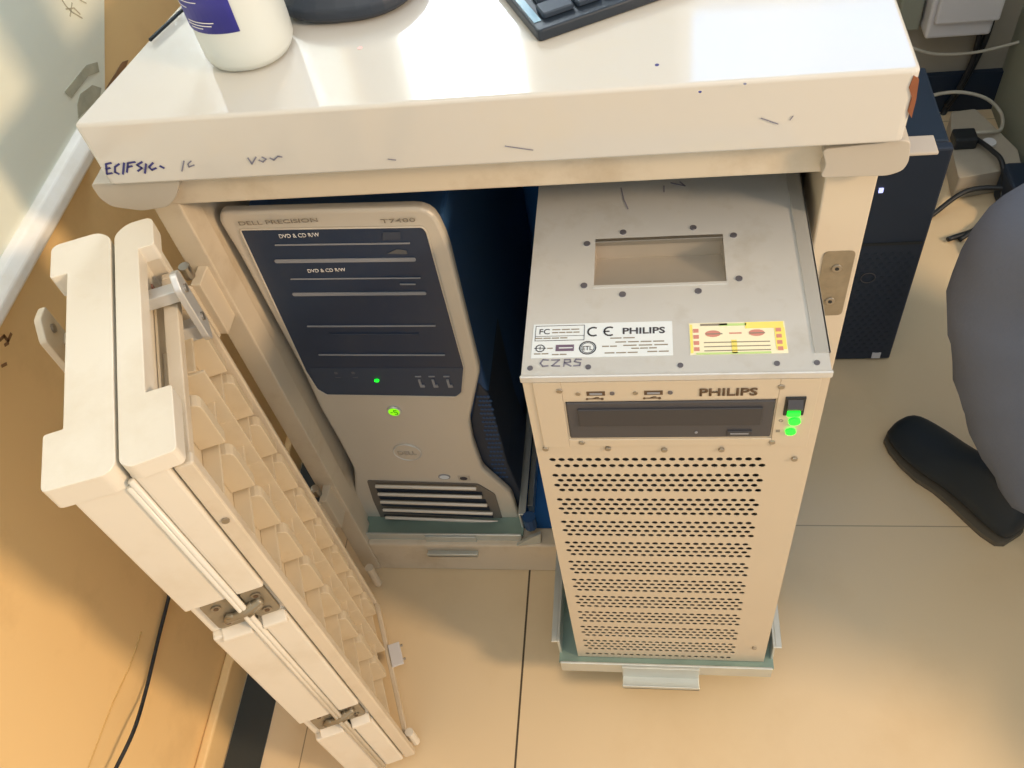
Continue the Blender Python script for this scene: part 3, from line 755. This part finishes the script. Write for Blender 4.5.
# round logo badge
a = D(*q5(280,293)); lg = empty('x', a); bpy.data.objects.remove(lg)
b = NB(); disc(b, a+Vector((0,-.0016,0)), .0185, (0, .002, 0), 36); bd = obj('badge', b, silver, dl, bevel=.0007)
b = NB(); tube(b, [a+Vector((.0178*math.cos(t), -.0016, .0178*math.sin(t))) for t in [k*math.pi/16 for k in range(33)]], .0009, 6, False); obj('badge_rim', b, alu, bd)
text('badge_lettering', 'DELL', a+Vector((-.0128, -.0018, -.0045)), (1,0,0), (0,0,1), .0115, grey_p, bd, .0006, .95)
a = D(*q5(398,373)); b = NB(); disc(b, a+Vector((0,-.001,0)), .0082, (0, .001, 0), 24, ry=.0058); sb = obj('chip_sticker', b, line_m, dl)
b = NB(); disc(b, a+Vector((0,-.0014,0)), .0066, (0, .0005, 0), 24, ry=.0042); obj('sticker_face', b, label_w, sb)
a = D(*q5(460,377)); b = NB(); box(b, a.x-.0075, a.x+.0085, a.y-.001, a.y, a.z-.0055, a.z+.0055); sb = obj('system_sticker', b, grey_p, dl, bevel=.0003)
b = NB(); disc(b, a+Vector((0,-.0014,0)), .0052, (0, .0005, 0), 18, ry=.004); obj('sticker_face', b, dark_t, sb)
# lower grille with slats
go = [q5(150,386), q5(505,397), q5(560,430), q5(590,528), q5(200,515), q5(170,450)]
gr = obj('lower_grille', prism(NB(), roundpoly([D(u, v, YD-.0012) for u, v in go], .004, 3), (0, .0016, 0)), mat('grille_grey', '75706A', .5, .2), dl)
for k in range(5):
    t = k/4
    a, e = q5(183+t*25, 418+t*84), q5(520+t*45, 430+t*92-(4-k)*0)
    A, E_ = D(*a, YD-.002), D(*e, YD-.002); h = Vector((0, 0, .0055))
    b = NB(); prism(b, [A-h, E_-h, E_+h, A+h], (0, .0006, 0)); obj('grille_gap', b, navy_o, gr)
    a, e = q5(178+t*32, 404+t*100), q5(500+t*70, 412+t*106)
    A, E_ = D(*a, YD-.006), D(*e, YD-.006)
    b = NB(); tube(b, [A, E_], .0026, 8, False); obj('slat', b, silver, gr)

# =====================================================================
# BLACK TOWER BEHIND THE DESK
# =====================================================================
bt = empty('computer_tower', (.26, .62, 0))
tag(bt, 'black computer tower standing on the floor behind the right end of the cabinet', 'computer')
obj('case', box(NB(), .175, .360, .555, .715, .002, .42), navy_o, bt, bevel=.004)
fb = obj('front_panel', box(NB(), .175, .362, .540, .555, .002, .42), blk_t, bt, bevel=.003)
b = NB()
for r_ in range(24):
    for c_ in range(15):
        x = .190 + c_*.0115 + (r_ % 2)*.0057; z = .02 + r_*.0095
        if x < .356: disc(b, (x, .5394, z), .0036, (0, .001, 0), 6)
obj('front_mesh', b, navy_o, bt, kind='stuff')
b = NB(); box(b, .180, .357, .538, .541, .258, .262); obj('front_seam', b, blk, bt)
b = NB(); box(b, .333, .346, .5385, .541, .006, .019); obj('tag_sticker', b, boxw, bt, label='small pale square sticker')
p = px(885, 187, 1, .5385); b = NB(); box(b, .290, .3, .5382, .541, .385, .3885); obj('front_vent_line', b, blk, bt)
p = px(881, 191, 1, .5385); b = NB(); box(b, p.x-.0028, p.x+.0028, .538, .541, p.z-.003, p.z+.004); obj('indicator_light', b, mat('pale_blue_lamp', 'BCC8FF', .3, emit='AEB8FF', estr=1.2), bt)
p = px(868, 278, 1, .5385); b = NB(); tube(b, [p+Vector((.010*math.cos(t), 0, .010*math.sin(t))) for t in [k*math.pi/8 for k in range(17)]], .0007, 6, False)
obj('badge', b, dgrey, bt)

# =====================================================================
# THINGS BEHIND ON THE RIGHT
# =====================================================================
# dusty power box on floor
pw = empty('power_supply', (.58, 1.02, 0))
tag(pw, 'dusty beige power unit on the floor in the back right corner among black leads', 'power unit')
P = [px(u, v, 2, 0) for u, v in [(958,128),(975,128),(1006,172),(1003,188),(958,200),(952,150)]]
P = [Vector((.555, 1.10, 0)), Vector((.60, 1.105, 0)), Vector((.645, .98, 0)), Vector((.64, .93, 0)), Vector((.53, .91, 0)), Vector((.535, 1.0, 0))]
for q_ in P: q_.z = .001
obj('body', prism(NB(), roundpoly(P, .006, 3), (0, 0, .05)), dust, pw, bevel=.004)
obj('plug', box(NB(), .535, .575, .985, 1.02, .0515, .075), blk, pw, bevel=.004)
b = NB(); disc(b, (.60, 1.0, .0515), .012, (0,0,.004), 16, 'Z'); obj('dial', b, boxw, pw)
# trunking box on back wall
tb = empty('socket_box', (.52, WY, .42))
tag(tb, 'white socket box fixed to the back wall at the upper right', 'socket box')
P0 = px(924, 40, 1, WY-.05); P1 = px(990, 36, 1, WY-.05)
obj('body', box(NB(), P0.x, P1.x, WY-.05, WY, P0.z, P0.z+.085), boxw, tb, bevel=.006, seg=3)
obj('cover', box(NB(), P0.x+.008, P1.x+.004, WY-.062, WY-.05, P0.z+.035, P0.z+.10), boxw, tb, bevel=.004)
obj('back_plate', box(NB(), P0.x-.045, P0.x-.004, WY-.02, WY, P0.z+.0, P0.z+.12), rightw, tb, bevel=.004)
def cable(pts, r, m, label, grp=None, name='cable'):
    o = obj(name, tube(NB(), pts, r, 10), m, smooth=True); tag(o, label, 'cable', grp); return o
W_ = lambda u, v, y: px(u, v, 1, y)
cable([W_(1000,-12,1.165), W_(985,40,1.165), W_(962,85,1.165), W_(944,112,1.165), W_(936,140,1.12)], .006, cable_b, 'thick black cable running down the back wall from the upper right corner', name='power_cable')
cable([W_(980,34,1.160), W_(972,62,1.160), W_(958,90,1.160), W_(946,106,1.16)], .005, cable_b, 'black cable coming out beneath the white socket box', name='power_cable')
cable([W_(912,48,1.150), W_(935,54,1.150), W_(970,53,1.150), W_(1000,47,1.148), W_(1040,36,1.148)], .0028, cable_w, 'thin grey-white cable strung straight across the back wall', name='power_cable')
cable([W_(915,104,1.14), W_(930,96,1.14), W_(958,92,1.13), W_(985,98,1.12), W_(1001,113,1.10), (.63, 1.04, .05), (.60, 1.02, .062), (.575, 1.02, .062)], .0034, cable_w, 'white cable looping down to the dusty power unit', name='power_cable')
cable([(.575, 1.0, .064), (.590, .96, .07), (.60, .92, .07), (.60, .88, .03), (.56, .83, .008), (.50, .80, .008)], .0045, cable_b, 'black lead curving forward from the power unit plug', name='power_cable')
cable([(.48, .86, .006), (.55, .90, .030), (.62, .88, .045), (.64, .86, .05), (.65, .80, .01)], .0045, cable_b, 'black lead arching in front of the dusty power unit', name='power_cable')
cable([(.52, .80, .006), (.57, .83, .015), (.61, .81, .012), (.645, .76, .010)], .004, cable_b, 'black lead lying lowest on the floor in the back right corner', name='power_cable')
# tangle of adapters
ad = empty('power_adapter', (.62, .86, 0)); tag(ad, 'black power adapter lying on the floor at the foot of the right wall', 'power adapter')
obj('body', box(NB(), .60, .652, .84, .92, .001, .075), navy_o, ad, bevel=.008, seg=3)
ad = empty('power_adapter', (.555, .80, 0)); tag(ad, 'small purple-grey adapter beside the black tower', 'power adapter')
obj('body', box(NB(), .53, .58, .755, .785, .001, .024), mat('dark_purple_plastic', '6A6470', .6, var=.3, scale=60), ad, bevel=.005)

# left wall cable and a raised strand standing in for a pale wall groove
G = lambda u, v, x=-.594: px(u, v, 0, x)
cable([G(176,560,-.596), G(170,592,-.596), G(158,640,-.596), G(146,690,-.592), G(134,730,-.58), G(116,768,-.582), G(104,790,-.582)], .0022, cable_b, 'black cable hanging down the cream left wall beside the folded doors', name='wall_cable')
def crack(pts, label):
    o = obj('wall_groove', tube(NB(), [px(u, v, 0, -.5998) for u, v in pts], .0011, 6), mat('groove_line', 'C9A466', .6), smooth=True); tag(o, label, 'wall_groove')
crack([(141,632),(130,665),(112,705),(88,768)], 'thin cream line standing in for a groove in the left wall, left of the black cable')
# old tape, rust marks on left wall (shape of their own)
def stainp(pts, x, m, nm='wall_stain'):
    P = [px(u, v, 0, x) for u, v in pts]; o = obj(nm, prism(NB(), P, (.0006, 0, 0)), m); return o
o = stainp([(64,92),(86,65),(97,62),(99,72),(88,76),(71,98)], -.5934, stain); tag(o, 'torn grey glue mark on the white wall panel, upper strip', 'stain')
o = stainp([(77,104),(80,94),(92,85),(101,88),(99,100),(84,112),(78,118)], -.5934, stain); tag(o, 'rounder grey glue mark touching the worktop corner', 'stain')
o = stainp([(105,90),(112,78),(122,62),(128,60),(122,78),(112,90)], -.5990, stain2); tag(o, 'brown scuff on the wall just left of the worktop', 'stain')
b = NB()
for s in [[(62,0),(66,6),(72,12),(82,18)], [(72,3),(70,16)], [(80,0),(86,3)], [(66,9),(74,8),(80,14)]]:
    stroke(b, [px(u, v, 0, -.5934) for u, v in s], .0013, (1,0,0))
o = obj('scribble', b, stain); tag(o, 'faint grey scribble at the top of the white wall panel', 'marking')
b = NB()
for s in [[(0,340),(4,336),(8,341),(11,334)], [(2,366),(6,364)], [(5,345),(8,343)]]:
    stroke(b, [px(u, v, 0, -.5998) for u, v in s], .003, (1,0,0))
o = obj('scribble', b, stain2); tag(o, 'brown marks on the orange-lit wall below the white trim', 'marking')

# =====================================================================
# ON THE WORKTOP
# =====================================================================
def lathe(bm, c, prof, n=32, sq=0.0):
    rings = []
    for r, z in prof:
        ring = []
        for k in range(n):
            a = 2*math.pi*k/n; m_ = 1+sq*abs(math.sin(2*a))**1.5
            ring.append(bm.verts.new((c[0]+r*m_*math.cos(a), c[1]+r*m_*math.sin(a), c[2]+z)))
        rings.append(ring)
    for A, B in zip(rings, rings[1:]):
        for k in range(n): bm.faces.new((A[k], A[(k+1) % n], B[(k+1) % n], B[k]))
    bm.faces.new(rings[0][::-1]); bm.faces.new(rings[-1]); return bm
bc = (-.3315, .226, Z1+.0005)
bo = empty('bottle', bc); tag(bo, 'frosted white plastic bottle with blue label standing on the worktop', 'bottle')
obj('body', lathe(NB(), bc, [(.028, 0), (.033, .002), (.0360, .008), (.0365, .02), (.0365, .125), (.0345, .14), (.024, .155), (.014, .163), (.013, .175)], 40, .03), bottle_m, bo, smooth=True)
obj('cap', lathe(NB(), (bc[0], bc[1], bc[2]+.172), [(.0155, 0), (.0155, .018), (.014, .020)], 28), boxw, bo, smooth=False)
# wrap label on the left front of the body
b = NB(); n_ = 16; a0, a1 = math.radians(165), math.radians(291)
ra, rb = [], []
for k in range(n_+1):
    a = a0+(a1-a0)*k/n_; m_ = 1+.03*abs(math.sin(2*a))**1.5; r_ = .0369*m_
    ra.append(b.verts.new((bc[0]+r_*math.cos(a), bc[1]+r_*math.sin(a), bc[2]+.037))); rb.append(b.verts.new((bc[0]+r_*math.cos(a), bc[1]+r_*math.sin(a), bc[2]+.118)))
for k in range(n_): b.faces.new((ra[k], ra[k+1], rb[k+1], rb[k]))
ll = obj('label', b, bottle_l, bo, smooth=True, label='blue paper label'); sm = ll.modifiers.new('s', 'SOLIDIFY'); sm.thickness = .0003; sm.offset = 1
b = NB()
for z, w0, w1 in ((.062, 208, 252), (.057, 208, 234), (.046, 226, 264), (.0435, 226, 260), (.041, 229, 247)):
    prev = None
    for k in range(9):
        a = math.radians(w0+(w1-w0)*k/8); m_ = 1+.03*abs(math.sin(2*a))**1.5; r_ = .0374*m_
        c = Vector((bc[0]+r_*math.cos(a), bc[1]+r_*math.sin(a), bc[2]+z)); 
        if prev is not None: stroke(b, [prev, c], .0007, Vector((math.cos(a), math.sin(a), 0)), .0002)
        prev = c
obj('label_print', b, white_t, bo)
# dark desk device with pale top
dvc = Vector((-.262, .325, Z1+.0005))
dv = empty('desk_device', dvc); tag(dv, 'dark rounded desk device with pale glossy top, behind the bottle', 'device')
def sup(c, a, bb, z, n=36, e=2.6, rot=0):
    P = []
    for k in range(n):
        t = 2*math.pi*k/n; x = a*math.copysign(abs(math.cos(t))**(2/e), math.cos(t)); y = bb*math.copysign(abs(math.sin(t))**(2/e), math.sin(t))
        P.append(Vector((c[0]+x*math.cos(rot)-y*math.sin(rot), c[1]+x*math.sin(rot)+y*math.cos(rot), z)))
    return P
def loft(bm, rings):
    R_ = [[bm.verts.new(p) for p in r] for r in rings]
    for A, B in zip(R_, R_[1:]):
        for k in range(len(A)): bm.faces.new((A[k], A[(k+1) % len(A)], B[(k+1) % len(A)], B[k]))
    bm.faces.new(R_[0][::-1]); bm.faces.new(R_[-1]); return bm
b = loft(NB(), [sup(dvc, .060, .070, dvc.z), sup(dvc, .066, .076, dvc.z+.006), sup(dvc, .066, .076, dvc.z+.014), sup(dvc, .058, .068, dvc.z+.022)])
obj('base', b, dev_m, dv, smooth=False, bevel=.002)
b = loft(NB(), [sup(dvc+Vector((.008,.012,0)), .046, .050, dvc.z+.0225), sup(dvc+Vector((.008,.012,0)), .046, .050, dvc.z+.026), sup(dvc+Vector((.008,.012,0)), .042, .046, dvc.z+.027)])
obj('glossy_top', b, dev_b, dv, smooth=False)
b = NB(); disc(b, dvc+Vector((-.047,-.040,.0195)), .005, (0,0,.004), 12, 'Z'); obj('button', b, blk, dv)
# keyboard
A = px(538, 34, 2, Z1+.008); kx = Vector((.895, .446, 0)); ky = Vector((-.50, .866, 0)).normalized(); ky = Vector((-.446, .895, 0))
kbE = empty('keyboard', (A.x, A.y, Z1+.0005)); tag(kbE, 'dark computer keyboard at the back of the worktop', 'keyboard')
def KT(p): q_ = A + kx*p[0] + ky*p[1]; q_.z = p[2]; return q_
zk = Z1+.0005
P = roundpoly([KT((0, 0, zk)), KT((.32, 0, zk)), KT((.32, .125, zk)), KT((0, .125, zk))], .004, 3)
obj('body', prism(NB(), P, (0, 0, .0095)), kb_m, kbE, bevel=.0015)
kp = None
for r_ in range(5):
    x = .010 + (.0, .004, .008, .0, .0)[r_]; c_ = 0
    wds = ([.026, .020, .020, .095, .020, .020, .020, .020] if r_ == 0 else [.026] + [.0165]*12)
    for wk in wds:
        b = NB(); y0 = .012+r_*.0205
        P = [KT((x, y0, zk+.0096)), KT((x+wk, y0, zk+.0096)), KT((x+wk, y0+.0165, zk+.0096)), KT((x, y0+.0165, zk+.0096))]
        if x+wk < .31: obj('key', prism(b, roundpoly(P, .002, 2), (0, 0, .005)), key_m, kbE, bevel=.001, seg=1)
        x += wk+.0025
b = NB(); box(b, .002, .008, .012, .11, zk+.0096, zk+.0102, KT); obj('side_trim', b, dev_b, kbE)
# cable over the back left of the worktop
cable([px(150,40,2,Z1+.004), px(165,26,2,Z1+.004), px(185,8,2,Z1+.004), px(200,0,2,Z1+.004), px(225,-25,2,Z1+.004)], .0016, cable_b, 'thin black cable crossing the left edge of the worktop behind the bottle', name='mouse_cable')

# =====================================================================
# PERSON (seated, mostly outside the frame) AND CHAIR
# =====================================================================
pe = empty('person', (.46, .27, 0)); tag(pe, 'seated person at the right edge in loose grey-blue trousers and a black shoe', 'person')
def skin(name, nodes, edges, m, parent, sub=2, smooth=True):
    me = bpy.data.meshes.new(name); base = Vector(nodes[0][0])
    me.from_pydata([Vector(n[0])-base for n in nodes], edges, []); me.materials.append(m)
    o = bpy.data.objects.new(name, me); COL.objects.link(o); o.parent = parent; o.location = base - WO[parent.name]; WO[o.name] = base
    sk = o.modifiers.new('skin', 'SKIN'); sk.use_smooth_shade = True
    for i, n in enumerate(nodes):
        sv = me.skin_vertices[0].data[i]; r = n[1]; sv.radius = r if isinstance(r, tuple) else (r, r); sv.use_root = (i == 0)
    if sub: s_ = o.modifiers.new('sub', 'SUBSURF'); s_.levels = sub; s_.render_levels = sub
    return o
tro = skin('trousers', [((.86, -.16, .50), .13), ((.72, -.02, .51), .10), ((.54, .14, .52), .090), ((.385, .290, .515), .082), ((.358, .298, .46), .080), ((.402, .275, .32), .074), ((.462, .255, .18), .072), ((.495, .235, .075), .064),
              ((.90, .06, .50), .11), ((.78, .26, .51), .09), ((.68, .40, .49), .08), ((.72, .38, .25), .07), ((.74, .36, .09), .07)],
     [(0,1),(1,2),(2,3),(3,4),(4,5),(5,6),(6,7),(0,8),(8,9),(9,10),(10,11),(11,12)], trs, pe)
# folds: displace with cloud texture
tx = bpy.data.textures.new('cloth_folds', 'CLOUDS'); tx.noise_scale = .11; tx.noise_depth = 2
dm = tro.modifiers.new('folds', 'DISPLACE'); dm.texture = tx; dm.strength = .034; dm.mid_level = .5; dm.texture_coords = 'LOCAL'
# shoe: lofted sections along its length from toe to heel
T0 = Vector((.3475, .402, 0)); H0 = Vector((.470, .216, 0)); sd = (H0-T0).normalized(); sn = Vector((sd.y, -sd.x, 0)); L_ = (H0-T0).length
if sn.x > 0: sn = -sn
secs = [(0.0, .016, .020), (.04, .031, .036), (.12, .038, .042), (.25, .042, .050), (.38, .041, .060), (.50, .034, .074), (.62, .032, .090), (.75, .032, .095), (.88, .031, .090), (.97, .026, .080), (1.0, .016, .065)]
def shoe(T0, parent, sfx=''):
    rings = []
    for t, hw, hh in secs:
        c = T0 + sd*L_*t; ring = []
        for k in range(16):
            a = 2*math.pi*k/16; x = hw*math.copysign(abs(math.cos(a))**.8, math.cos(a)); z = .009+hh/2+hh/2*math.copysign(abs(math.sin(a))**.8, math.sin(a))
            if math.sin(a) > 0: x *= .78
            ring.append(c + sn*x + Vector((0, 0, z)))
        rings.append(ring)
    up = obj('shoe', loft(NB(), rings), shoe_m, parent, smooth=True); s_ = up.modifiers.new('sub', 'SUBSURF'); s_.levels = s_.render_levels = 1
    rings = []
    for z, g in ((.0005, .96), (.009, 1.02), (.012, 1.0)):
        rings.append([T0 + sd*L_*t + sn*hw*g + Vector((0,0,z)) for t, hw, hh in secs] + [T0 + sd*L_*t - sn*hw*g + Vector((0,0,z)) for t, hw, hh in secs[::-1]])
    so = obj('sole', loft(NB(), rings), sole_m, up)
shoe(T0, pe)
# chair base arm with caster under the person
ch = empty('office_chair', (.60, .10, 0)); tag(ch, 'grey plastic swivel chair base arm with a ring caster behind the black shoe', 'chair')
hub = Vector((.76, -.10, 0)); tip = Vector((.500, .172, 0))
b = NB()
for k in range(5):
    a = math.atan2(tip.y-hub.y, tip.x-hub.x)+2*math.pi*k/5; dr_ = Vector((math.cos(a), math.sin(a), 0)); sl = Vector((-dr_.y, dr_.x, 0))
    e = hub + dr_*(tip-hub).length
    loft(b, [[hub+sl*.022+Vector((0,0,.07)), hub-sl*.022+Vector((0,0,.07)), hub-sl*.022+Vector((0,0,.12)), hub+sl*.022+Vector((0,0,.12))],
             [e+sl*.012+Vector((0,0,.055)), e-sl*.012+Vector((0,0,.055)), e-sl*.012+Vector((0,0,.072)), e+sl*.012+Vector((0,0,.072))]])
lathe(b, (hub.x, hub.y, .07), [(.035, 0), (.035, .06), (.028, .065), (.028, .25)], 20)
obj('base', b, chairm, ch, bevel=.002)
for k in range(5):
    a = math.atan2(tip.y-hub.y, tip.x-hub.x)+2*math.pi*k/5; dr_ = Vector((math.cos(a), math.sin(a), 0)); sl = Vector((-dr_.y, dr_.x, 0)); c = hub + dr_*(tip-hub).length
    b = NB(); 
    tube(b, [c+Vector((dr_.x*.022*math.cos(t), dr_.y*.022*math.cos(t), .028+.022*math.sin(t))) for t in [k2*math.pi/10 for k2 in range(21)]], .0055, 10, False)
    tube(b, [c+Vector((0,0,.035)), c+Vector((0,0,.058))], .006, 8)
    obj('caster', b, blk, ch, smooth=True)
b = loft(NB(), [sup((.93, -.10), .17, .17, .36), sup((.93, -.10), .21, .21, .38), sup((.93, -.10), .20, .20, .405)])
obj('seat', b, dev_m, ch, smooth=False, bevel=.004)
b = NB(); tube(b, [(.76, -.10, .30), (.80, -.10, .345), (.93, -.10, .352)], .022, 12); obj('seat_bracket', b, chairm, ch)
